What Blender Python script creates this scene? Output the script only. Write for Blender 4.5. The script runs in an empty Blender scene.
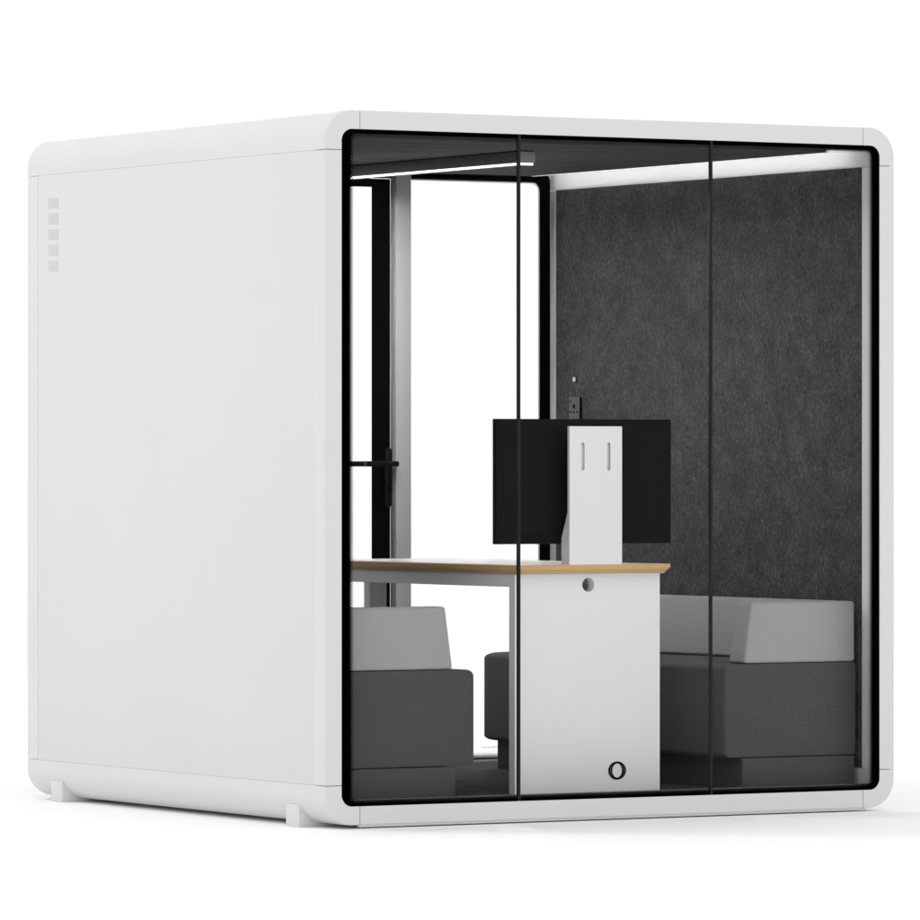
import bpy, bmesh, math
from mathutils import Vector

scene = bpy.context.scene
col = scene.collection
R = math.radians

# ------------------------------------------------------------------ sizes
W, D, H = 2.1125, 2.0564, 2.2          # pod shell
A = 0.1232                             # seam distance from the corners
T = 0.0581                             # wall thickness at the open ends
RO, RI = 0.095, 0.037                  # outer / inner corner radii
G = 0.0011                             # half width of a seam
ZG = -0.0115                           # ground level (the pod stands on feet)
ZF = 0.068                             # carpet level inside
ZC = 2.1245                            # ceiling level inside
CX = W / 2

# ------------------------------------------------------------------ materials
def mat(name):
    m = bpy.data.materials.new(name)
    m.use_nodes = True
    nt = m.node_tree
    b = nt.nodes['Principled BSDF']
    return m, nt, b

def link(nt, a, b): nt.links.new(a, b)

def node(nt, kind, **kw):
    n = nt.nodes.new(kind)
    for k, v in kw.items(): setattr(n, k, v)
    return n

def objco(nt, scale=(1, 1, 1)):
    tc = node(nt, 'ShaderNodeTexCoord')
    mp = node(nt, 'ShaderNodeMapping')
    mp.inputs['Scale'].default_value = scale
    link(nt, tc.outputs['Object'], mp.inputs['Vector'])
    return mp.outputs['Vector']

def noise(nt, vec, scale, detail=3, rough=0.5):
    n = node(nt, 'ShaderNodeTexNoise')
    n.inputs['Scale'].default_value = scale
    n.inputs['Detail'].default_value = detail
    n.inputs['Roughness'].default_value = rough
    link(nt, vec, n.inputs['Vector'])
    return n.outputs['Fac']

def ramp(nt, fac, stops):
    r = node(nt, 'ShaderNodeValToRGB')
    els = r.color_ramp.elements
    while len(els) < len(stops): els.new(0.5)
    for e, (p, c) in zip(els, stops):
        e.position = p
        e.color = (c, c, c, 1) if isinstance(c, (int, float)) else (*c, 1)
    link(nt, fac, r.inputs['Fac'])
    return r.outputs['Color']

def bump(nt, b, height, strength, dist):
    n = node(nt, 'ShaderNodeBump')
    n.inputs['Strength'].default_value = strength
    n.inputs['Distance'].default_value = dist
    link(nt, height, n.inputs['Height'])
    link(nt, n.outputs['Normal'], b.inputs['Normal'])

def paint(name, c, rough=0.45, spec=0.35, var=0.012, grain=0.0):
    m, nt, b = mat(name)
    v = objco(nt)
    f = noise(nt, v, 2.3, 4)
    lo = tuple(max(0, x - var) for x in c); hi = tuple(x + var for x in c)
    link(nt, ramp(nt, f, [(0.3, lo), (0.7, hi)]), b.inputs['Base Color'])
    b.inputs['Roughness'].default_value = rough
    b.inputs['Specular IOR Level'].default_value = spec
    if grain: bump(nt, b, noise(nt, v, 900, 2), grain, 0.0003)
    return m

M = {}
M['white'] = paint('white_powder_coat', (0.665, 0.665, 0.665), 0.5, 0.3, 0.006, 0.05)
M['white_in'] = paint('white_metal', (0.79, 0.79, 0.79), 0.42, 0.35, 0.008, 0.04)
M['laminate'] = paint('white_laminate', (0.78, 0.78, 0.775), 0.35, 0.4, 0.006)
M['black'] = paint('black_coat', (0.0022, 0.0022, 0.0022), 0.6, 0.04, 0.0004)
M['black_metal'] = paint('black_handle_metal', (0.006, 0.006, 0.006), 0.4, 0.2, 0.001)
M['joint'] = paint('joint_tape', (0.018, 0.0185, 0.018), 0.5, 0.1, 0.003)
M['gap'] = paint('seam_shadow_gasket', (0.05, 0.05, 0.05), 0.8, 0.1, 0.004)
M['plastic'] = paint('monitor_plastic', (0.0072, 0.0079, 0.0085), 0.6, 0.06, 0.0006, 0.08)
M['screen'] = paint('monitor_screen', (0.006, 0.006, 0.007), 0.1, 0.5, 0.0005)
M['socket'] = paint('socket_plastic', (0.085, 0.085, 0.085), 0.45, 0.35, 0.004)
M['steel'] = paint('brushed_steel', (0.75, 0.75, 0.75), 0.3, 0.5, 0.02)
M['lamp_grey'] = paint('lamp_housing', (0.10, 0.10, 0.101), 0.55, 0.3, 0.004, 0.05)
M['lit_white'] = paint('light_lifted_white', (0.90, 0.90, 0.90), 0.45, 0.35, 0.005)  # shell white lightened for the inner post faces, light put into the colour
M['post_grey'] = paint('grey_post_paint', (0.62, 0.62, 0.62), 0.5, 0.3, 0.006)
M['cap_grey'] = paint('lamp_end_cap', (0.23, 0.23, 0.232), 0.55, 0.3, 0.004)
M['ground'] = paint('white_studio_floor', (0.948, 0.948, 0.948), 1.0, 0.0, 0.003)

def emit(name, strength):
    m, nt, b = mat(name)
    b.inputs['Base Color'].default_value = (0.9, 0.9, 0.9, 1)
    b.inputs['Emission Color'].default_value = (1, 1, 0.99, 1)
    f = noise(nt, objco(nt), 6.0)
    mr = node(nt, 'ShaderNodeMapRange')
    mr.inputs['To Min'].default_value = strength * 0.95
    mr.inputs['To Max'].default_value = strength * 1.05
    link(nt, f, mr.inputs['Value'])
    link(nt, mr.outputs['Result'], b.inputs['Emission Strength'])
    return m
M['led'] = emit('led_diffuser', 27)
M['led_beam'] = emit('led_beam_plate', 140)
M['glow'] = emit('led_lens', 1.25)

def fabric(name, c, tw=0.0022, var=0.15, spec=0.1):
    """woven upholstery: fine twill lines, fibre noise, soft mottling"""
    m, nt, b = mat(name)
    v = objco(nt)
    w = node(nt, 'ShaderNodeTexWave', wave_type='BANDS', bands_direction='DIAGONAL')
    w.inputs['Scale'].default_value = 0.09 / tw * 2.2
    w.inputs['Distortion'].default_value = 1.5
    w.inputs['Detail'].default_value = 2
    link(nt, v, w.inputs['Vector'])
    n1 = noise(nt, v, 420, 3, 0.6)
    n2 = noise(nt, v, 9, 3)
    mx = node(nt, 'ShaderNodeMath', operation='ADD')
    link(nt, w.outputs['Fac'], mx.inputs[0]); link(nt, n1, mx.inputs[1])
    mu = node(nt, 'ShaderNodeMath', operation='MULTIPLY_ADD')
    link(nt, n2, mu.inputs[0]); mu.inputs[1].default_value = 0.6; link(nt, mx.outputs[0], mu.inputs[2])
    lo = tuple(x * (1 - var) for x in c); hi = tuple(x * (1 + var) for x in c)
    mr = node(nt, 'ShaderNodeMapRange')
    mr.inputs['From Min'].default_value = 0.4; mr.inputs['From Max'].default_value = 2.1
    link(nt, mu.outputs[0], mr.inputs['Value'])
    link(nt, ramp(nt, mr.outputs['Result'], [(0.1, lo), (0.9, hi)]), b.inputs['Base Color'])
    b.inputs['Roughness'].default_value = 0.9
    b.inputs['Specular IOR Level'].default_value = spec
    b.inputs['Sheen Weight'].default_value = 0.08
    b.inputs['Sheen Roughness'].default_value = 0.5
    bump(nt, b, mx.outputs[0], 0.25, 0.0012)
    return m
M['dark_fabric'] = fabric('dark_grey_upholstery', (0.078, 0.078, 0.078))
M['light_fabric'] = fabric('light_grey_upholstery', (0.35, 0.35, 0.35), var=0.06)

def felt():
    m, nt, b = mat('charcoal_felt')
    tc = node(nt, 'ShaderNodeTexCoord')
    # fibres: two stretched noises that run along crossing, wandering directions
    warp = node(nt, 'ShaderNodeTexNoise'); warp.inputs['Scale'].default_value = 14
    link(nt, tc.outputs['Object'], warp.inputs['Vector'])
    mixv = node(nt, 'ShaderNodeVectorMath', operation='MULTIPLY_ADD')
    link(nt, warp.outputs['Color'], mixv.inputs[0]); mixv.inputs[1].default_value = (0.03,) * 3
    link(nt, tc.outputs['Object'], mixv.inputs[2])
    outs = []
    for ang, st in ((70, 3.5), (-75, 3.5), (90, 3.0)):
        mp = node(nt, 'ShaderNodeMapping')
        mp.inputs['Rotation'].default_value = (R(ang), 0, 0)
        mp.inputs['Scale'].default_value = (1, 1, 1 / st)
        link(nt, mixv.outputs[0], mp.inputs['Vector'])
        outs.append(noise(nt, mp.outputs['Vector'], 190, 2, 0.6))
    mx1 = node(nt, 'ShaderNodeMath', operation='MAXIMUM'); link(nt, outs[0], mx1.inputs[0]); link(nt, outs[1], mx1.inputs[1])
    mx2 = node(nt, 'ShaderNodeMath', operation='MAXIMUM'); link(nt, mx1.outputs[0], mx2.inputs[0]); link(nt, outs[2], mx2.inputs[1])
    blot = noise(nt, tc.outputs['Object'], 12, 9, 0.78)
    fine = noise(nt, tc.outputs['Object'], 90, 4, 0.7)
    s1 = node(nt, 'ShaderNodeMath', operation='MULTIPLY_ADD'); link(nt, blot, s1.inputs[0]); s1.inputs[1].default_value = 0.72; link(nt, mx2.outputs[0], s1.inputs[2])
    s2 = node(nt, 'ShaderNodeMath', operation='MULTIPLY_ADD'); link(nt, fine, s2.inputs[0]); s2.inputs[1].default_value = 0.75; link(nt, s1.outputs[0], s2.inputs[2])
    mr = node(nt, 'ShaderNodeMapRange'); mr.inputs['From Min'].default_value = 1.06; mr.inputs['From Max'].default_value = 1.68
    link(nt, s2.outputs[0], mr.inputs['Value'])
    link(nt, ramp(nt, mr.outputs['Result'], [(0.08, 0.042), (0.45, 0.083), (0.9, 0.165)]), b.inputs['Base Color'])
    b.inputs['Roughness'].default_value = 0.95
    b.inputs['Specular IOR Level'].default_value = 0.08
    bump(nt, b, s2.outputs[0], 0.25, 0.001)
    return m
M['felt'] = felt()

def streaky(name, c, sc, var):
    m, nt, b = mat(name)
    f = noise(nt, objco(nt, sc), 10, 4, 0.55)
    g = noise(nt, objco(nt), 300, 2)
    lo = tuple(x * (1 - var) for x in c); hi = tuple(x * (1 + var) for x in c)
    link(nt, ramp(nt, f, [(0.3, lo), (0.7, hi)]), b.inputs['Base Color'])
    b.inputs['Roughness'].default_value = 0.85
    b.inputs['Specular IOR Level'].default_value = 0.12
    bump(nt, b, g, 0.2, 0.0008)
    return m
M['ceiling'] = streaky('charcoal_ceiling_felt', (0.075, 0.075, 0.075), (0.12, 1.0, 1.0), 0.22)
M['carpet'] = streaky('dark_grey_carpet', (0.055, 0.055, 0.055), (0.5, 1.0, 1.0), 0.2)

def ply():
    """plywood edge: thin dark reddish top veneer, ochre plies with grain streaks"""
    m, nt, b = mat('plywood_edge')
    tc = node(nt, 'ShaderNodeTexCoord')
    sep = node(nt, 'ShaderNodeSeparateXYZ'); link(nt, tc.outputs['Object'], sep.inputs[0])
    gr = noise(nt, objco(nt, (1.2, 1.2, 60)), 8, 4, 0.6)
    wob = node(nt, 'ShaderNodeMath', operation='MULTIPLY_ADD')
    link(nt, gr, wob.inputs[0]); wob.inputs[1].default_value = 0.0028; link(nt, sep.outputs['Z'], wob.inputs[2])
    mr = node(nt, 'ShaderNodeMapRange')
    mr.inputs['From Min'].default_value = 0.7635; mr.inputs['From Max'].default_value = 0.7925
    link(nt, wob.outputs[0], mr.inputs['Value'])
    plies = ramp(nt, mr.outputs['Result'], [
        (0.0, (0.74, 0.46, 0.18)), (0.22, (0.82, 0.54, 0.24)), (0.40, (0.68, 0.41, 0.16)), (0.58, (0.84, 0.57, 0.27)),
        (0.70, (0.70, 0.43, 0.19)), (0.78, (0.74, 0.43, 0.24)), (0.88, (0.64, 0.35, 0.22)), (1.0, (0.66, 0.38, 0.25))])
    mixc = node(nt, 'ShaderNodeMix', data_type='RGBA', blend_type='MULTIPLY')
    mixc.inputs[0].default_value = 0.55
    link(nt, plies, mixc.inputs[6]); link(nt, ramp(nt, gr, [(0.3, 0.72), (0.65, 1.0)]), mixc.inputs[7])
    link(nt, mixc.outputs[2], b.inputs['Base Color'])
    b.inputs['Roughness'].default_value = 0.5
    b.inputs['Specular IOR Level'].default_value = 0.3
    return m
M['ply'] = ply()

def glass():
    m, nt, b = mat('clear_glass')
    nt.nodes.remove(b)
    out = nt.nodes['Material Output']
    tr = node(nt, 'ShaderNodeBsdfTransparent'); tr.inputs['Color'].default_value = (0.993, 0.995, 0.994, 1)
    gl = node(nt, 'ShaderNodeBsdfGlossy'); gl.inputs['Roughness'].default_value = 0.0
    fr = node(nt, 'ShaderNodeFresnel'); fr.inputs['IOR'].default_value = 1.06
    mx = node(nt, 'ShaderNodeMixShader')
    link(nt, fr.outputs[0], mx.inputs[0]); link(nt, tr.outputs[0], mx.inputs[1]); link(nt, gl.outputs[0], mx.inputs[2])
    link(nt, mx.outputs[0], out.inputs['Surface'])
    return m
M['glass'] = glass()

def frit(period=0.0098):
    """printed black glass border that dissolves into halftone dots (mesh attribute 'fade': 0 solid, 1 clear)"""
    m, nt, b = mat('printed_black_border')
    out = nt.nodes['Material Output']
    b.inputs['Base Color'].default_value = (0.0006, 0.0006, 0.0006, 1)
    b.inputs['Roughness'].default_value = 0.5
    b.inputs['Specular IOR Level'].default_value = 0.0
    at = node(nt, 'ShaderNodeAttribute', attribute_name='fade')
    tc = node(nt, 'ShaderNodeTexCoord')
    sep = node(nt, 'ShaderNodeSeparateXYZ'); link(nt, tc.outputs['Object'], sep.inputs[0])
    def mth(op, a, b_):
        n = node(nt, 'ShaderNodeMath', operation=op)
        for i, x in enumerate((a, b_)):
            if x is None: continue
            if isinstance(x, (int, float)): n.inputs[i].default_value = x
            else: link(nt, x, n.inputs[i])
        return n.outputs[0]
    k = 2 * math.pi / period
    ca = mth('COSINE', mth('MULTIPLY', mth('ADD', sep.outputs['X'], sep.outputs['Z']), k), None)
    cb = mth('COSINE', mth('MULTIPLY', mth('SUBTRACT', sep.outputs['X'], sep.outputs['Z']), k), None)
    val = mth('ADD', mth('MULTIPLY', mth('ADD', ca, cb), 0.25), 0.5)
    th = mth('MULTIPLY', at.outputs['Fac'], 1.0)
    ink = mth('GREATER_THAN', mth('ADD', val, 0.0005), th)
    tr = node(nt, 'ShaderNodeBsdfTransparent')
    mx = node(nt, 'ShaderNodeMixShader')
    link(nt, ink, mx.inputs[0]); link(nt, tr.outputs[0], mx.inputs[1]); link(nt, b.outputs[0], mx.inputs[2])
    link(nt, mx.outputs[0], out.inputs['Surface'])
    return m
M['frit'] = frit()

def perforated():
    m, nt, b = mat('perforated_white_panel')
    tc = node(nt, 'ShaderNodeTexCoord')
    sep = node(nt, 'ShaderNodeSeparateXYZ'); link(nt, tc.outputs['Object'], sep.inputs[0])
    def wavef(sock, per):
        a = node(nt, 'ShaderNodeMath', operation='MULTIPLY'); link(nt, sock, a.inputs[0]); a.inputs[1].default_value = 2 * math.pi / per
        c = node(nt, 'ShaderNodeMath', operation='COSINE'); link(nt, a.outputs[0], c.inputs[0]); return c.outputs[0]
    s = node(nt, 'ShaderNodeMath', operation='ADD')
    link(nt, wavef(sep.outputs['Y'], 0.0125), s.inputs[0]); link(nt, wavef(sep.outputs['Z'], 0.007), s.inputs[1])
    mr = node(nt, 'ShaderNodeMapRange'); mr.inputs['From Min'].default_value = 0.7; mr.inputs['From Max'].default_value = 1.3
    link(nt, s.outputs[0], mr.inputs['Value'])
    link(nt, ramp(nt, mr.outputs['Result'], [(0, 0.600), (1, 0.42)]), b.inputs['Base Color'])
    b.inputs['Roughness'].default_value = 0.6
    return m
M['perf'] = perforated()

# ------------------------------------------------------------------ mesh helpers
def finish(name, bm, m, parent=None, smooth=35, loc=None):
    bmesh.ops.recalc_face_normals(bm, faces=bm.faces)
    me = bpy.data.meshes.new(name)
    bm.to_mesh(me); bm.free()
    for mm in (m if isinstance(m, (list, tuple)) else [m]): me.materials.append(mm)
    if smooth:
        me.shade_smooth()
        me.set_sharp_from_angle(angle=R(smooth))
    o = bpy.data.objects.new(name, me)
    col.objects.link(o)
    if parent is not None: o.parent = parent
    return o

def bevel(bm, w, seg=2, edges=None, ang=25):
    if w <= 0: return
    es = edges if edges is not None else [e for e in bm.edges if len(e.link_faces) == 2 and e.calc_face_angle(0) > R(ang)]
    bmesh.ops.bevel(bm, geom=es, offset=w, segments=seg, profile=0.5, affect='EDGES', clamp_overlap=True)

def add_box(bm, x0, x1, y0, y1, z0, z1):
    vs = [bm.verts.new((x, y, z)) for x in (x0, x1) for y in (y0, y1) for z in (z0, z1)]
    F = [(0, 1, 3, 2), (4, 6, 7, 5), (0, 4, 5, 1), (2, 3, 7, 6), (0, 2, 6, 4), (1, 5, 7, 3)]
    return [bm.faces.new([vs[i] for i in f]) for f in F]

def box(name, m, parent, x0, x1, y0, y1, z0, z1, bv=0.0015, seg=2):
    bm = bmesh.new(); add_box(bm, x0, x1, y0, y1, z0, z1)
    bmesh.ops.recalc_face_normals(bm, faces=bm.faces)
    bevel(bm, bv, seg)
    return finish(name, bm, m, parent)

def prism(bm, pts, axis, c0, c1):
    """closed polygon pts extruded along an axis; (u,v) = xz for Y, yz for X, xy for Z"""
    def P(u, v, c): return {'Y': (u, c, v), 'X': (c, u, v), 'Z': (u, v, c)}[axis]
    a = [bm.verts.new(P(u, v, c0)) for u, v in pts]
    b = [bm.verts.new(P(u, v, c1)) for u, v in pts]
    n = len(pts)
    bm.faces.new(a); bm.faces.new(b[::-1])
    for i in range(n): bm.faces.new((a[i], a[(i + 1) % n], b[(i + 1) % n], b[i]))
    bmesh.ops.recalc_face_normals(bm, faces=bm.faces)
    return bm

def arc(cx, cz, r, a0, a1, n):
    return [(cx + r * math.cos(R(a0 + (a1 - a0) * i / n)), cz + r * math.sin(R(a0 + (a1 - a0) * i / n))) for i in range(n + 1)]

def cyl(bm, p0, p1, r, n=24, r1=None):
    p0, p1 = Vector(p0), Vector(p1); d = (p1 - p0).normalized()
    u = d.orthogonal().normalized(); v = d.cross(u)
    r1 = r if r1 is None else r1
    A_ = [bm.verts.new(p0 + r * (u * math.cos(t) + v * math.sin(t))) for t in [2 * math.pi * i / n for i in range(n)]]
    B_ = [bm.verts.new(p1 + r1 * (u * math.cos(t) + v * math.sin(t))) for t in [2 * math.pi * i / n for i in range(n)]]
    bm.faces.new(A_); bm.faces.new(B_[::-1])
    for i in range(n): bm.faces.new((A_[i], A_[(i + 1) % n], B_[(i + 1) % n], B_[i]))

def thing(name, label, cat, loc=(0, 0, 0), group=None):
    o = bpy.data.objects.new(name, None)
    col.objects.link(o)
    o.empty_display_size = 0.1
    o['label'] = label; o['category'] = cat
    if group: o['group'] = group
    return o

# ------------------------------------------------------------------ setting: the white floor
bm = bmesh.new()
s = 400
bm.faces.new([bm.verts.new(p) for p in ((-s, -s, ZG), (s, -s, ZG), (s, s, ZG), (-s, s, ZG))])
g = finish('ground', bm, M['ground'], smooth=0)
g['kind'] = 'structure'

# ------------------------------------------------------------------ the pod
pod = thing('office_pod', 'white rounded office pod with glazed open front, standing on small block feet', 'office pod')

GS = 0.00022                           # the tighter seams along the side walls
def corner_profile(sx, sz, inner_round=True):
    """corner piece of the frame between the seams, as xz polygon; sx, sz pick the corner"""
    G = globals()['G'] if inner_round else GS
    o = [(0, A - G)] + [(RO - RO * math.cos(R(t)), RO - RO * math.sin(R(t))) for t in [90 * i / 16 for i in range(17)]] + [(A - G, 0)]
    c = T + RI
    if inner_round:
        i_ = [(A - G, T)] + [(c - RI * math.sin(R(t)), c - RI * math.cos(R(t))) for t in [90 * k / 10 for k in range(11)]] + [(T, A - G)]
    else:
        i_ = [(A - G, T), (T, T), (T, A - G)]
    pts = o + i_
    return [((x if sx < 0 else W - x), (z if sz < 0 else H - z)) for x, z in pts]

def on_outline(v):
    """is the point on the outer outline of the shell"""
    x, z = min(v.x, W - v.x), min(v.z, H - v.z)
    if x < 1e-4 or z < 1e-4: return True
    return x < RO and z < RO and abs(math.hypot(RO - x, RO - z) - RO) < 1e-3

def paint_inner_light(bm):
    """room-side faces take a lightened copy of the shell white, in place of light"""
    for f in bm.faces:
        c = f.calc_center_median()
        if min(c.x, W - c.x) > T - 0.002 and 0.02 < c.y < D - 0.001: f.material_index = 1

def bevel_front(bm, yf):
    es = [e for e in bm.edges if all(abs(v.co.y - yf) < 1e-6 and on_outline(v.co) for v in e.verts)]
    bevel(bm, 0.006, 4, es)

for (yf, y1, post1) in ((0.0, 0.036, 0.0725), (D, D - 0.030, D - 0.0815)):
    yi = yf + (0.1015 if yf == 0 else -0.039)          # how far the white frame shows on the inner wall
    for sx in (-1, 1):
        for sz in (-1, 1):
            bm = prism(bmesh.new(), corner_profile(sx, sz), 'Y', yf, y1)
            bevel_front(bm, yf)
            finish('frame_corner', bm, M['white'], pod)
        # upright between the corner pieces: L shaped in plan, it wraps round the side
        X = lambda x: x if sx < 0 else W - x
        plan = [(X(0), yf), (X(T), yf), (X(T), yi), (X(0.046), yi), (X(0.046), post1), (X(0), post1)]
        bm = prism(bmesh.new(), plan, 'Z', A + G, H - A - G)
        bevel_front(bm, yf)
        paint_inner_light(bm); finish('frame_post', bm, [M['white'], M['lit_white']], pod)
    for z0, z1 in ((0, T), (H - T, H)):
        bm = bmesh.new(); add_box(bm, A + G, W - A - G, min(yf, y1), max(yf, y1), z0, z1)
        bmesh.ops.recalc_face_normals(bm, faces=bm.faces)
        bevel_front(bm, yf)
        finish('frame_rail', bm, M['white'], pod)

y0, y1 = 0.0364, D - 0.0304
for sx in (-1, 1):
    for sz in (-1, 1):
        bm = prism(bmesh.new(), corner_profile(sx, sz, False), 'Y', y0, y1)
        paint_inner_light(bm); finish('edge_beam', bm, [M['white'], M['white_in']], pod)
    X = lambda x: x if sx < 0 else W - x
    pn = box('side_panel', M['white'], pod, min(X(0), X(0.044)), max(X(0), X(0.044)), 0.0731, D - 0.0829, A + GS, H - A - GS, 0.0006)
    box('acoustic_panel', M['felt'], pod, min(X(0.0475), X(T)), max(X(0.0475), X(T)), 0.1025, D - 0.0395, A + GS, H - A - GS, 0.001)
    # dark seam backing between beam, post and panel
    # row of ventilation grilles high at the rear of the panel
    for k in range(5):
        z = 1.9975 - 0.0350 - k * 0.0523
        xs = (-0.0006, 0.004) if sx < 0 else (W - 0.004, W + 0.0006)
        box('vent_grille', M['perf'], pn, xs[0], xs[1], 1.822, 1.8965, z, z + 0.0365, 0.0003, 1)
    # LED strip along the top of the felt wall
    st_ = box('led_strip', M['led'], pod, *sorted((X(T + 0.0875), X(T + 0.0895))), 0.185, 2.018, ZC + 0.0125, ZC + 0.0165, 0.0)
    box('light_cutoff', M['white_in'], st_, *sorted((X(T + 0.0715), X(T + 0.0862))), 0.185, 2.018, ZC + 0.0006, ZC + 0.0030, 0.0)  # added shelf, keeps the strip's light off the felt below
    box('diffuser_lip', M['glow'], st_, *sorted((X(T + 0.0865), X(T + 0.0915))), 0.185, 2.018, ZC - 0.0002, ZC + 0.0030, 0.0)
    for ya in (0.172, 2.0205):
        box('strip_end_cap', M['white_in'], st_, *sorted((X(T + 0.0855), X(T + 0.0945))), ya, ya + 0.0075, ZC - 0.001, ZC + 0.016, 0.0005)
    # feet
    for ya, yb in ((0.172, 0.2565), (1.8, 1.8845)):
        bm = bmesh.new()
        xa, xb = sorted((X(0.0035), X(0.17)))
        add_box(bm, xa, xb, ya, yb, ZG, 0.0585)
        bmesh.ops.recalc_face_normals(bm, faces=bm.faces); bevel(bm, 0.002, 2)
        finish('foot', bm, M['white'], pod)
box('roof_panel', M['white'], pod, A + G, W - A - G, y0, y1, H - 0.046, H, 0.001)
box('floor_panel', M['white'], pod, A + G, W - A - G, y0, y1, 0, 0.046, 0.001)
box('ceiling_panel', M['ceiling'], pod, T + 0.0950, W - T - 0.0950, 0.1705, 2.024, ZC, H - 0.048, 0.001)
box('carpet', M['carpet'], pod, T + 0.0008, W - T - 0.0008, 0.067, 2.0195, 0.0465, ZF, 0.0015)
box('sill', M['white_in'], pod, T + 0.0008, W - T - 0.0008, 2.0205, D - 0.012, 0.0595, 0.0768, 0.001)
th = box('threshold', M['carpet'], pod, T + 0.0008, W - T - 0.0008, 0.040, 0.066, 0.0595, 0.0738, 0.0008)
box('trim_strip', M['cap_grey'], th, T + 0.0010, W - T - 0.0010, 0.0405, 0.0655, 0.0739, 0.0755, 0.0004)
hd = box('head_profile', M['ceiling'], pod, T + 0.0008, W - T - 0.0008, 0.040, 0.066, 2.1300, H - T - 0.001, 0.0008)
box('trim_strip', M['cap_grey'], hd, T + 0.0010, W - T - 0.0010, 0.0405, 0.0655, 2.1275, 2.1298, 0.0004)

box('gap_reflector', M['white_in'], pod, 0.13, W - 0.105, 0.016, 0.03, -0.0075, -0.0003, 0.0)  # added white strip that brightens the dark gap under the front rail

# ---- glazing ----------------------------------------------------------------
def ring_loops(sx_, sz_, dots, r_s, x_cut):
    """outer / solid / clear loops of a printed border round the opening; returns three lists of (x,z)"""
    loops = []
    for ix, iz, r in ((0, 0, RI - 0.0005), (sx_, sz_, r_s), (sx_ + dots, sz_ + dots, r_s * 0.8)):
        x0, x1, z0, z1 = T + 0.0004 + ix, W - T - 0.0004 - ix, T + 0.0004 + iz, H - T - 0.0004 - iz
        pts = []
        for cx_, cz_, a0 in ((x0 + r, z0 + r, 180), (x1 - r, z0 + r, 270), (x1 - r, z1 - r, 0), (x0 + r, z1 - r, 90)):
            pts += [(cx_ + r * math.cos(R(a0 + 90 * i / 10)), cz_ + r * math.sin(R(a0 + 90 * i / 10))) for i in range(11)]
        loops.append(pts)
    return loops

def frit_mesh(name, loops, parent, y, keep, half=0):
    """band mesh between the loops, cut to the x range keep=(xa,xb)"""
    bm = bmesh.new()
    lay = bm.verts.layers.float.new('fade')
    rows = []
    for li, pts in enumerate(loops):
        row = []
        for (x, z) in pts:
            v = bm.verts.new((x, y, z)); v[lay] = (0.0, 0.0, 1.0)[li]; row.append(v)
        rows.append(row)
    n = len(loops[0])
    for k in range(2):
        for i in range(n):
            j = (i + 1) % n
            bm.faces.new((rows[k][i], rows[k][j], rows[k + 1][j], rows[k + 1][i]))
    for xc, nrm in ((keep[0], -1), (keep[1], 1)):
        bmesh.ops.bisect_plane(bm, geom=bm.verts[:] + bm.edges[:] + bm.faces[:], plane_co=(xc, 0, 0), plane_no=(nrm, 0, 0), clear_outer=True)
    if half:
        bmesh.ops.bisect_plane(bm, geom=bm.verts[:] + bm.edges[:] + bm.faces[:], plane_co=(0, 0, H / 2), plane_no=(0, 0, -half), clear_outer=True)
    return finish(name, bm, M['frit'], parent, smooth=0)

def pane_outline(x0, x1, round_l, round_r, z0=T + 0.0004, z1=H - T - 0.0004):
    r = RI - 0.0005
    pts = []
    pts += arc(x0 + r, z0 + r, r, 180, 270, 10) if round_l else [(x0, z0)]
    pts += arc(x1 - r, z0 + r, r, 270, 360, 10) if round_r else [(x1, z0)]
    pts += arc(x1 - r, z1 - r, r, 0, 90, 10) if round_r else [(x1, z1)]
    pts += arc(x0 + r, z1 - r, r, 90, 180, 10) if round_l else [(x0, z1)]
    return pts

loops_f = ring_loops(0.0285, 0.0105, 0.0175, 0.02, None)
loops_f = [loops_f[0]] + [[(x, z if z > 1 else z - 0.0045 if i < T + 0.05 else z) for (x, z), i in zip(p, [q[1] for q in p])] for p in loops_f[1:]]
xa, xb = T + 0.0004, W - T - 0.0004
J = ((0.6905, 0.7005), (1.4035, 1.4135))
cuts = ((xa, J[0][0], 1, 0), (J[0][1], J[1][0], 0, 0), (J[1][1], xb, 0, 1))
for c0, c1, rl, rr in cuts:
    bm = prism(bmesh.new(), pane_outline(c0, c1, rl, rr), 'Y', 0.002, 0.012)
    p_ = finish('glass_pane', bm, M['glass'], pod, smooth=0)
    for hf in ((0,) if rl or rr else (-1, 1)):
        frit_mesh('printed_border', loops_f, p_, 0.0012, (c0, c1), hf)
for c0, c1 in J:
    box('pane_joint', M['joint'], pod, c0 + 0.0003, c1 - 0.0003, 0.0016, 0.0125, T + 0.001, H - T - 0.001, 0.001)

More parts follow.
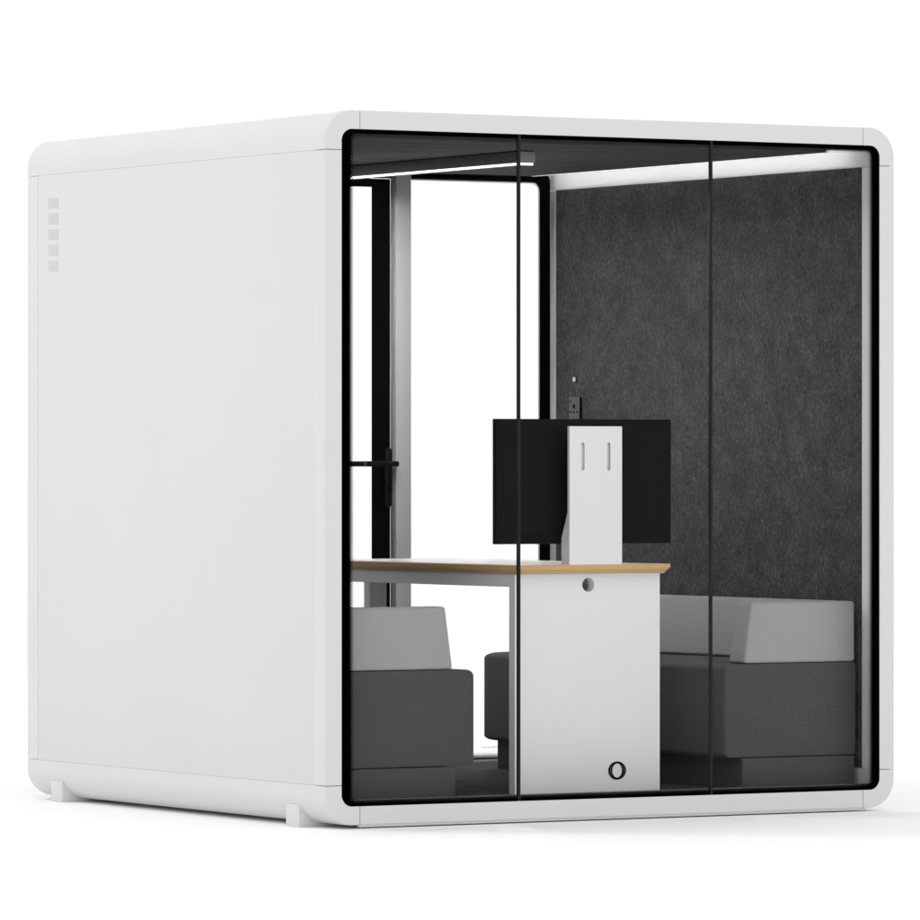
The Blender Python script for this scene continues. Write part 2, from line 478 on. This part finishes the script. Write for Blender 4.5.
# rear wall: fixed pane, post, door, fixed pane
YR = D - 0.002
DX0, DX1, DZ0, DZ1 = 0.655, 1.4025, 0.078, 2.102
loops_r = ring_loops(0.0425, 0.0345, 0.012, 0.03, None)
loops_r = [loops_r[0], [(x, (z if z > 1 else T + 0.0004 + (z - T - 0.0004) * 0.62)) for x, z in loops_r[1]],
           [(x, (z if z > 1 else z + 0.002)) for x, z in loops_r[2]]]
for c0, c1, rl, rr in ((1.4645, xb, 0, 1), (xa, 0.593, 1, 0)):
    bm = prism(bmesh.new(), pane_outline(c0, c1, rl, rr), 'Y', YR - 0.010, YR)
    p_ = finish('rear_pane', bm, M['glass'], pod, smooth=0)
    frit_mesh('printed_border', loops_r, p_, YR + 0.0008, (c0, c1))
    if rr:
        # tiny illegible caption printed low on the pane
        bm = bmesh.new(); x = 1.776
        import random
        rnd = random.Random(4)
        hs = [1.5, .9, .9, 1.5, .0, 1.4, .9, .8, .9, .9, .8, .9, 1.5, 1.4, .9, 1.5, .0, 1.0, 1.0, .9, 1.5, .9]
        for h_ in hs:
            if h_ > 0:
                w_ = 0.0013
                add_box(bm, x, x + w_, YR + 0.0004, YR + 0.0009, 0.1165, 0.1165 + 0.0046 * h_)
            x += 0.0034
        finish('caption', bm, M['lamp_grey'], p_, smooth=0)
for px in (1.4035, 0.594):
    box('door_post', M['post_grey'], pod, px, px + 0.0600, D - 0.045, D - 0.001, 0.0775, H - T - 0.001, 0.003, 3)
box('door_lintel', M['black'], pod, DX0 + 0.001, DX1 - 0.001, D - 0.016, D - 0.002, DZ1 + 0.002, H - T - 0.001, 0.001)

bm = prism(bmesh.new(), [(DX0, DZ0), (DX1, DZ0), (DX1, DZ1), (DX0, DZ1)], 'Y', YR - 0.010, YR)
door = finish('door', bm, M['glass'], pod, smooth=0)
bm = bmesh.new()
st, tp, bt = 0.0725, 0.0285, 0.05
yb0, yb1 = YR + 0.0005, YR + 0.002
add_box(bm, DX0, DX0 + st, yb0, yb1, DZ0, DZ1); add_box(bm, DX1 - st, DX1 + 0.0008, yb0, yb1, DZ0, DZ1)
add_box(bm, DX0 + st, DX1 - st, yb0, yb1, DZ1 - tp, DZ1); add_box(bm, DX0 + st, DX1 - st, yb0, yb1, DZ0, DZ0 + bt)
finish('printed_border', bm, M['black'], door, smooth=0)
# handle plates and levers on both faces
hx, hz = 1.3875, 1.113
for yf, sgn in ((YR - 0.010, -1), (YR, 1)):
    bm = bmesh.new()
    r = 0.0135
    pl = arc(hx, 1.155, r, 0, 180, 12) + arc(hx, 0.976, r, 180, 360, 12)
    pl = [(x, z) for x, z in pl]
    prism(bm, pl, 'Y', yf + sgn * 0.0006, yf + sgn * 0.0085)
    bevel(bm, 0.0015, 2)
    finish('handle_plate', bm, M['black_metal'], door)
    bm = bmesh.new()
    yl = yf + sgn * 0.052
    cyl(bm, (hx, yf + sgn * 0.006, hz), (hx, yl, hz), 0.0095, 20)
    cyl(bm, (hx + 0.0105, yl, hz), (hx - 0.118, yl, hz), 0.0098, 20)
    bevel(bm, 0.003, 3, ang=60)
    finish('handle', bm, M['black_metal'], door)
    bm = bmesh.new()
    cyl(bm, (hx, yf + sgn * 0.004, 1.025), (hx, yf + sgn * 0.0105, 1.025), 0.0085, 20)
    finish('lock_cylinder', bm, M['black'], door)

# ------------------------------------------------------------------ ceiling lamp
lamp = thing('ceiling_light', 'dark grey linear ceiling light with glowing white underside', 'ceiling light')
LX0, LX1, LY0, LY1 = 1.026, 1.086, 0.556, 1.80
box('housing', M['lamp_grey'], lamp, LX0, LX1, LY0, LY1, 2.0855, ZC - 0.003, 0.0015)
box('end_cap', M['cap_grey'], lamp, LX0, LX1, LY0 - 0.0025, LY0 - 0.0003, 2.0855, ZC - 0.003, 0.0005)
box('bracket', M['black'], lamp, LX0 + 0.004, LX1 - 0.004, LY0 + 0.004, LY1 - 0.004, ZC - 0.0025, ZC, 0.0)
za, zb = 2.0777, 2.0853
bm = bmesh.new()                                       # L shaped glowing lens along the near side and the front end
prism(bm, [(LX0 + 0.002, LY0 + 0.002), (LX1 - 0.005, LY0 + 0.002), (LX1 - 0.005, LY0 + 0.0045), (LX0 + 0.0045, LY0 + 0.0045),
           (LX0 + 0.0045, LY1 - 0.002), (LX0 + 0.002, LY1 - 0.002)], 'Z', za, zb)
finish('diffuser_lip', bm, M['glow'], lamp, smooth=0)
box('cut_off_lip', M['black'], lamp, LX1 - 0.0075, LX1 - 0.0055, LY0 + 0.005, LY1 - 0.002, za + 0.0022, zb, 0.0)
box('diffuser', M['led_beam'], lamp, LX0 + 0.005, LX0 + 0.030, LY0 + 0.006, LY1 - 0.005, 2.0845, 2.0853, 0.0)

# ------------------------------------------------------------------ sofas
def cushion(bm, x0, x1, y0, y1, z0, z1, rf, rx0, rx1, ry0, ry1, top, bot, n=8):
    """upholstered block: plan corners rounded by rf=(x0y0, x1y0, x1y1, x0y1), top / bottom edges rolled over `top` / `bot`
    in height with the inset of each side rx0.. given"""
    def ringpts(k):
        a0, a1, b0, b1 = x0 + rx0 * k, x1 - rx1 * k, y0 + ry0 * k, y1 - ry1 * k
        pts = []
        for (cx_, cy_, ang, r) in ((a0, b0, 180, rf[0]), (a1, b0, 270, rf[1]), (a1, b1, 0, rf[2]), (a0, b1, 90, rf[3])):
            r = max(r, 0.002)
            sx = 1 if cx_ == a0 else -1; sy = 1 if cy_ == b0 else -1
            pts += [(cx_ + sx * r + r * math.cos(R(ang + 90 * i / n)), cy_ + sy * r + r * math.sin(R(ang + 90 * i / n))) for i in range(n + 1)]
        return pts
    levels = []
    m_ = 7
    for i in range(m_ + 1):
        t = 90 - 90 * i / m_; levels.append((z0 + bot * (1 - math.sin(R(t))), 1 - math.cos(R(t))))
    for i in range(m_ + 1):
        t = 90 * i / m_; levels.append((z1 - top * (1 - math.sin(R(t))), 1 - math.cos(R(t))))
    rows = []
    for i, (z, k) in enumerate(levels):
        kk = k * (bot / max(top, 1e-6)) if i <= m_ else k
        rows.append([bm.verts.new((x, y, z)) for x, y in ringpts(min(kk, 1.0))])
    N = len(rows[0])
    bm.faces.new(rows[0][::-1]); bm.faces.new(rows[-1])
    for a, b in zip(rows, rows[1:]):
        for i in range(N): bm.faces.new((a[i], a[(i + 1) % N], b[(i + 1) % N], b[i]))

def wedge(bm, base, topq, r, seg=4):
    """hexahedron from a base and a top quad (8 points), all edges rounded"""
    vs = [bm.verts.new(p) for p in base + topq]
    for f in ((3, 2, 1, 0), (4, 5, 6, 7), (0, 1, 5, 4), (1, 2, 6, 5), (2, 3, 7, 6), (3, 0, 4, 7)): bm.faces.new([vs[i] for i in f])
    bmesh.ops.recalc_face_normals(bm, faces=bm.faces)
    bevel(bm, r, seg, ang=10)

SY0, SY1 = 0.100, 1.665
def sofa(label, mirror):
    s_ = thing('sofa', label, 'sofa', group='sofas facing each other across the table')
    mx = (lambda o: None)
    def fin(name, bm, m):
        if mirror:
            for v in bm.verts: v.co.x = W - v.co.x
        return finish(name, bm, m, s_, smooth=40)
    bm = bmesh.new()                                    # seat block
    cushion(bm, 1.520, 2.030, SY0, SY1, 0.1685, 0.4685, (0.012, 0.006, 0.02, 0.075), 0.027, 0.004, 0.004, 0.05, 0.022, 0.016)
    fin('seat', bm, M['dark_fabric'])
    bm = bmesh.new()                                    # recessed plinth
    cushion(bm, 1.590, 2.026, SY0 + 0.002, SY1 - 0.012, ZF, 0.1655, (0.004, 0.004, 0.004, 0.02), 0.003, 0.003, 0.003, 0.003, 0.003, 0.001)
    fin('plinth', bm, M['dark_fabric'])
    zb = 0.4705
    bm = bmesh.new()                                    # back cushion along the wall
    wedge(bm, [(1.940, SY0 + 0.103, zb), (2.027, SY0 + 0.103, zb), (2.027, SY1 - 0.02, zb), (1.940, SY1 - 0.02, zb)],
          [(1.966, SY0 + 0.085, 0.667), (2.027, SY0 + 0.085, 0.667), (2.027, SY1 - 0.03, 0.667), (1.966, SY1 - 0.03, 0.667)], 0.011)
    fin('backrest', bm, M['light_fabric'])
    bm = bmesh.new()                                    # arm cushion across the front end
    wedge(bm, [(1.598, SY0 + 0.001, zb), (2.0275, SY0 + 0.001, zb), (2.0275, SY0 + 0.100, zb), (1.598, SY0 + 0.100, zb)],
          [(1.625, SY0 + 0.002, 0.6665), (2.0275, SY0 + 0.002, 0.6665), (2.0275, SY0 + 0.076, 0.6665), (1.625, SY0 + 0.076, 0.6665)], 0.010)
    fin('armrest', bm, M['light_fabric'])
    return s_
sofa('dark grey sofa with paler back and arm, set against the felt wall', False)
sofa('dark grey sofa with paler arm, between the door side and the white panel table', True)

# ------------------------------------------------------------------ table
tb = thing('meeting_table', 'white topped table with plywood edge on white panel end marked O', 'table')
TX0, TX1, TY0, TY1, TZ0, TZ1 = 0.774, 1.338, 0.130, 1.545, 0.7635, 0.7920
def rr(x0, x1, y0, y1, r, n=6):
    return arc(x0 + r, y0 + r, r, 180, 270, n) + arc(x1 - r, y0 + r, r, 270, 360, n) + arc(x1 - r, y1 - r, r, 0, 90, n) + arc(x0 + r, y1 - r, r, 90, 180, n)
bm = bmesh.new()
lv = [(TZ0, 0.0150, 0), (TZ1 - 0.0105, 0.0012, 0), (TZ1 - 0.0095, 0.0004, 0), (TZ1 - 0.0006, 0.0, 0), (TZ1, 0.0006, 0)]
rows = []
for z, ins, _ in lv:
    rows.append([bm.verts.new((x, y, z)) for x, y in rr(TX0 + ins, TX1 - ins, TY0 + ins, TY1 - ins, 0.006)])
N = len(rows[0])
bm.faces.new(rows[0][::-1]); bm.faces.new(rows[-1])
for a, b in zip(rows, rows[1:]):
    for i in range(N): bm.faces.new((a[i], a[(i + 1) % N], b[(i + 1) % N], b[i]))
top = finish('tabletop', bm, M['ply'], tb, smooth=50)
bm = prism(bmesh.new(), rr(TX0 + 0.0008, TX1 - 0.0008, TY0 + 0.0008, TY1 - 0.0008, 0.0056), 'Z', TZ1 + 0.0001, TZ1 + 0.0009)
finish('laminate_surface', bm, M['laminate'], top, smooth=30)
bm = prism(bmesh.new(), rr(TX0 + 0.016, TX1 - 0.016, TY0 + 0.016, TY1 - 0.016, 0.005), 'Z', TZ0 - 0.001, TZ0 - 0.0001)
finish('underside_laminate', bm, M['laminate'], top, smooth=30)

# panel leg with a round cable hole
PX0, PX1, PY0, PY1 = 0.786, 1.3265, 0.180, 0.2155
HX, HZ, HR = 1.058, 0.7275, 0.0225
bm = bmesh.new()
def panel_with_hole(bm, x0, x1, z0, z1, y0, y1, hx, hz, hr, n=40):
    # front and back faces as fans of quads between the hole and the rectangle outline
    def rim(t):
        dx, dz = math.cos(t), math.sin(t)
        k = min(((x1 - hx) / dx if dx > 1e-9 else (x0 - hx) / dx if dx < -1e-9 else 1e9),
                ((z1 - hz) / dz if dz > 1e-9 else (z0 - hz) / dz if dz < -1e-9 else 1e9))
        return hx + dx * k, hz + dz * k
    ts = sorted([2 * math.pi * i / n for i in range(n)] + [math.atan2(z - hz, x - hx) % (2 * math.pi) for x in (x0, x1) for z in (z0, z1)])
    out = []
    for y in (y0, y1):
        inn = [bm.verts.new((hx + hr * math.cos(t), y, hz + hr * math.sin(t))) for t in ts]
        rim_ = [bm.verts.new((rim(t)[0], y, rim(t)[1])) for t in ts]
        for i in range(len(ts)):
            j = (i + 1) % len(ts)
            bm.faces.new((inn[i], inn[j], rim_[j], rim_[i]))
        out.append((inn, rim_))
    for k in (0, 1):
        A_, B_ = out[0][k], out[1][k]
        for i in range(len(ts)):
            j = (i + 1) % len(ts)
            bm.faces.new((A_[i], A_[j], B_[j], B_[i]))
panel_with_hole(bm, PX0, PX1, ZF + 0.0005, TZ0 - 0.0014, PY0, PY1, HX, HZ, HR)
bmesh.ops.recalc_face_normals(bm, faces=bm.faces)
pnl = finish('panel_leg', bm, M['white_in'], tb, smooth=30)
# black letter O near the foot of the panel: outer ring, narrower counter, two thin inline arcs
lx, lz, ly = 1.1655, 0.1345, PY0
def ell(cx_, cz_, a, b, n=64): return [(cx_ + a * math.cos(2 * math.pi * i / n), cz_ + b * math.sin(2 * math.pi * i / n)) for i in range(n)]
bm = bmesh.new()
def band(bm, o, i_, ya, yb):
    n = len(o)
    vo = [[bm.verts.new((x, y, z)) for x, z in o] for y in (ya, yb)]
    vi = [[bm.verts.new((x, y, z)) for x, z in i_] for y in (ya, yb)]
    for k in range(n):
        j = (k + 1) % n
        bm.faces.new((vo[0][k], vo[0][j], vi[0][j], vi[0][k])); bm.faces.new((vo[1][k], vo[1][j], vi[1][j], vi[1][k]))
        bm.faces.new((vo[0][k], vo[0][j], vo[1][j], vo[1][k])); bm.faces.new((vi[0][k], vi[0][j], vi[1][j], vi[1][k]))
band(bm, ell(lx, lz, 0.0332, 0.0290), ell(lx, lz, 0.0184, 0.0225), ly - 0.0015, ly - 0.0003)
o_ = finish('letter', bm, M['black'], pnl, smooth=30)
for sg in (-1, 1):
    bm = bmesh.new()
    n = 18
    P_ = []
    for i in range(n + 1):
        t = R(-52 + 104 * i / n)
        wdt = 0.0006 * math.cos(t * 1.6)
        P_.append((lx + sg * 0.0262 * math.cos(t), lz + 0.0262 * math.sin(t), wdt))
    for (xa_, za_, wa), (xb_, zb_, wb) in zip(P_, P_[1:]):
        bm.faces.new([bm.verts.new(p) for p in ((xa_ - wa, ly - 0.0019, za_), (xa_ + wa, ly - 0.0019, za_), (xb_ + wb, ly - 0.0019, zb_), (xb_ - wb, ly - 0.0019, zb_))])
    bmesh.ops.remove_doubles(bm, verts=bm.verts, dist=1e-6)
    finish('letter_inline', bm, M['cap_grey'], o_, smooth=0)
for xa_, xb_ in ((0.797, 0.833), (1.279, 1.315)):
    box('apron_rail', M['white_in'], tb, xa_, xb_, PY1 + 0.0005, 1.47, 0.7225, TZ0 - 0.0014, 0.0015)
box('cross_rail', M['white_in'], tb, 0.8335, 1.2785, 1.385, 1.445, 0.7225, TZ0 - 0.0014, 0.0015)
bm = prism(bmesh.new(), rr(0.948, 1.012, 1.385, 1.445, 0.014), 'Z', ZF + 0.012, 0.722)
finish('leg', bm, M['white_in'], tb)
box('foot_plate', M['white_in'], tb, 0.84, 1.12, 1.36, 1.47, ZF, ZF + 0.0118, 0.002)

# ------------------------------------------------------------------ monitor stand (bent sheet) and monitor
stn = thing('monitor_stand', 'white folded metal screen stand with two slots on the table end', 'monitor stand')
SX0, SX1, SYF = 0.9575, 1.1535, 0.1305
SZ0, SZ1 = TZ1 + 0.0011, 1.2312
def slotted(bm, x0, x1, z0, z1, y0, y1, slots, hw, zs0, zs1):
    """upright sheet with vertical round-ended slots"""
    xs = [x0]
    for c in slots: xs += [c]
    # build the sheet as columns: full strips between slots and capped strips over the slots
    cols_ = []
    prev = x0
    for c in slots:
        cols_.append(('f', prev, c - hw)); cols_.append(('s', c - hw, c + hw)); prev = c + hw
    cols_.append(('f', prev, x1))
    n = 8
    for kind, a, b in cols_:
        if kind == 'f':
            pts = [(a, z0)]
            pts += [(b, z0)]
            if b < x1: pts += [(b, zs0), (b, zs1)]
            pts += [(b, z1), (a, z1)]
            if a > x0: pts += [(a, zs1), (a, zs0)]
            for y in (y0, y1): bm.faces.new([bm.verts.new((x, y, z)) for x, z in pts])
        else:
            c = (a + b) / 2
            lo = [(a, z0), (b, z0)] + [(c + hw * math.cos(R(t)), zs0 - hw * 0 + hw * -math.sin(R(t)) * 1.0) for t in [180 * i / n for i in range(n + 1)]]
            up = [(b, z1), (a, z1)] + [(c - hw * math.cos(R(t)), zs1 + hw * math.sin(R(t))) for t in [180 * i / n for i in range(n + 1)]]
            for y in (y0, y1):
                bm.faces.new([bm.verts.new((x, y, z)) for x, z in lo]); bm.faces.new([bm.verts.new((x, y, z)) for x, z in up])
    bmesh.ops.remove_doubles(bm, verts=bm.verts, dist=1e-5)
    # walls: bridge every boundary edge of the front sheet to the rear sheet
    be = [e for e in bm.edges if len(e.link_faces) == 1 and abs(e.verts[0].co.y - y0) < 1e-6]
    look = {(round(v.co.x, 5), round(v.co.z, 5)): v for v in bm.verts if abs(v.co.y - y1) < 1e-6}
    for e in be:
        p, q = e.verts
        bm.faces.new((p, q, look[(round(q.co.x, 5), round(q.co.z, 5))], look[(round(p.co.x, 5), round(p.co.z, 5))]))
    bmesh.ops.recalc_face_normals(bm, faces=bm.faces)
bm = bmesh.new()
slotted(bm, SX0, SX1, SZ0, SZ1, SYF, SYF + 0.003, (1.0075, 1.1040), 0.0064, 1.0975, 1.1735)
finish('face_plate', bm, M['white_in'], stn, smooth=30)
for xx in (SX0, SX1 - 0.003):
    bm = prism(bmesh.new(), [(SYF + 0.0032, SZ0), (SYF + 0.0485, SZ0), (SYF + 0.0485, 0.877), (SYF + 0.0125, 0.958), (SYF + 0.0125, SZ1), (SYF + 0.0032, SZ1)], 'X', xx, xx + 0.003)
    bevel(bm, 0.0004, 1)
    finish('side_flange', bm, M['white_in'], stn)
box('back_plate', M['white_in'], stn, SX0 + 0.0035, SX1 - 0.0035, SYF + 0.0095, SYF + 0.0120, 0.96, SZ1 - 0.001, 0.0005)
box('mount_bracket', M['black'], stn, CX - 0.06, CX + 0.06, SYF + 0.0125, 0.1935, 1.01, 1.15, 0.002)

mon = thing('monitor', 'black flat monitor seen from behind, held by the white stand', 'monitor')
MX0, MX1, MZ0, MZ1 = 0.7290, 1.3820, 0.8580, 1.2545
bm = bmesh.new(); add_box(bm, MX0, MX1, 0.2000, 0.2230, MZ0, MZ1)
bmesh.ops.recalc_face_normals(bm, faces=bm.faces); bevel(bm, 0.0018, 2)
finish('casing', bm, M['plastic'], mon)
bm = bmesh.new()
wv = [[(MX0 + 0.022, MZ0 + 0.022), (MX1 - 0.022, MZ0 + 0.022), (MX1 - 0.022, MZ1 - 0.022), (MX0 + 0.022, MZ1 - 0.022)],
      [(MX0 + 0.040, MZ0 + 0.036), (MX1 - 0.040, MZ0 + 0.036), (MX1 - 0.040, MZ1 - 0.036), (MX0 + 0.040, MZ1 - 0.036)]]
ra = [bm.verts.new((x, 0.1998, z)) for x, z in wv[0]]; rb = [bm.verts.new((x, 0.1938, z)) for x, z in wv[1]]
bm.faces.new(ra); bm.faces.new(rb[::-1])
for i in range(4): bm.faces.new((ra[i], ra[(i + 1) % 4], rb[(i + 1) % 4], rb[i]))
finish('back_housing', bm, M['plastic'], mon, smooth=5)
box('screen', M['screen'], mon, MX0 + 0.006, MX1 - 0.006, 0.2232, 0.2242, MZ0 + 0.008, MZ1 - 0.006, 0.0003)

# ------------------------------------------------------------------ on the felt wall: socket and button
XW = W - T
sk = thing('power_socket', 'grey power socket plate with switches on the felt wall', 'power socket')
box('back_box', M['black'], sk, XW - 0.0085, XW - 0.0002, 1.843, 1.910, 1.261, 1.347, 0.0008)
box('plate', M['socket'], sk, XW - 0.0105, XW - 0.0087, 1.842, 1.911, 1.260, 1.348, 0.0006)
for (yc, zc, hw_, hh) in ((1.903, 1.3325, 0.0024, 0.006), (1.878, 1.314, 0.007, 0.007), (1.899, 1.294, 0.0040, 0.004), (1.878, 1.294, 0.0040, 0.004), (1.8565, 1.294, 0.0030, 0.004)):
    box('port', M['black'], sk, XW - 0.0110, XW - 0.0100, yc - hw_, yc + hw_, zc - hh, zc + hh, 0.0003, 1)
for yc in (1.899, 1.878, 1.858):
    box('key', M['cap_grey'], sk, XW - 0.0112, XW - 0.0100, yc - 0.004, yc + 0.004, 1.2835, 1.287, 0.0003, 1)
bt_ = thing('wall_button', 'small round silver button on the felt wall above the socket', 'button')
bm = bmesh.new(); cyl(bm, (XW - 0.0065, 1.886, 1.409), (XW - 0.0002, 1.886, 1.409), 0.0088, 28, 0.0088); bevel(bm, 0.0012, 2, ang=50)
finish('cap', bm, M['steel'], bt_)
bm = bmesh.new(); cyl(bm, (XW - 0.0030, 1.886, 1.409), (XW - 0.00015, 1.886, 1.409), 0.0105, 28)
finish('rim', bm, M['black'], bt_)

# ------------------------------------------------------------------ camera
cam = bpy.data.cameras.new('camera')
cam.sensor_width = 36; cam.sensor_fit = 'HORIZONTAL'
cam.lens = 36 * 6070.166 / 920
cam.shift_y = 6.92 / 920
cam.clip_start = 0.5; cam.clip_end = 2000
co = bpy.data.objects.new('camera', cam); col.objects.link(co)
co.location = (-9.0576247, -16.2616328, 1.1024027)
co.rotation_euler = (R(90), 0, -0.5304216753784653)
scene.camera = co

# ------------------------------------------------------------------ light
w = bpy.data.worlds.new('World'); scene.world = w
w.use_nodes = True
bg = w.node_tree.nodes['Background']
bg.inputs['Color'].default_value = (1, 1, 1, 1)
bg.inputs['Strength'].default_value = 1.09

dirn = Vector((1.55, -0.93, -2.2)).normalized()       # direction the key light travels
L = bpy.data.lights.new('key_softbox', 'AREA')
L.shape = 'DISK'; L.size = 1.0; L.energy = 165
lo = bpy.data.objects.new('key_softbox', L); col.objects.link(lo)
lo.location = Vector((CX, D / 2, 1.1)) - dirn * 12
lo.rotation_euler = dirn.to_track_quat('-Z', 'Y').to_euler()

scene.view_settings.view_transform = 'Standard'
scene.view_settings.look = 'None'
scene.view_settings.exposure = 0.0
scene.view_settings.gamma = 1.0
scene.cycles.max_bounces = 12
scene.cycles.transparent_max_bounces = 24
scene.cycles.diffuse_bounces = 6
scene.cycles.caustics_reflective = False
scene.cycles.sample_clamp_indirect = 6
scene.cycles.use_denoising = True
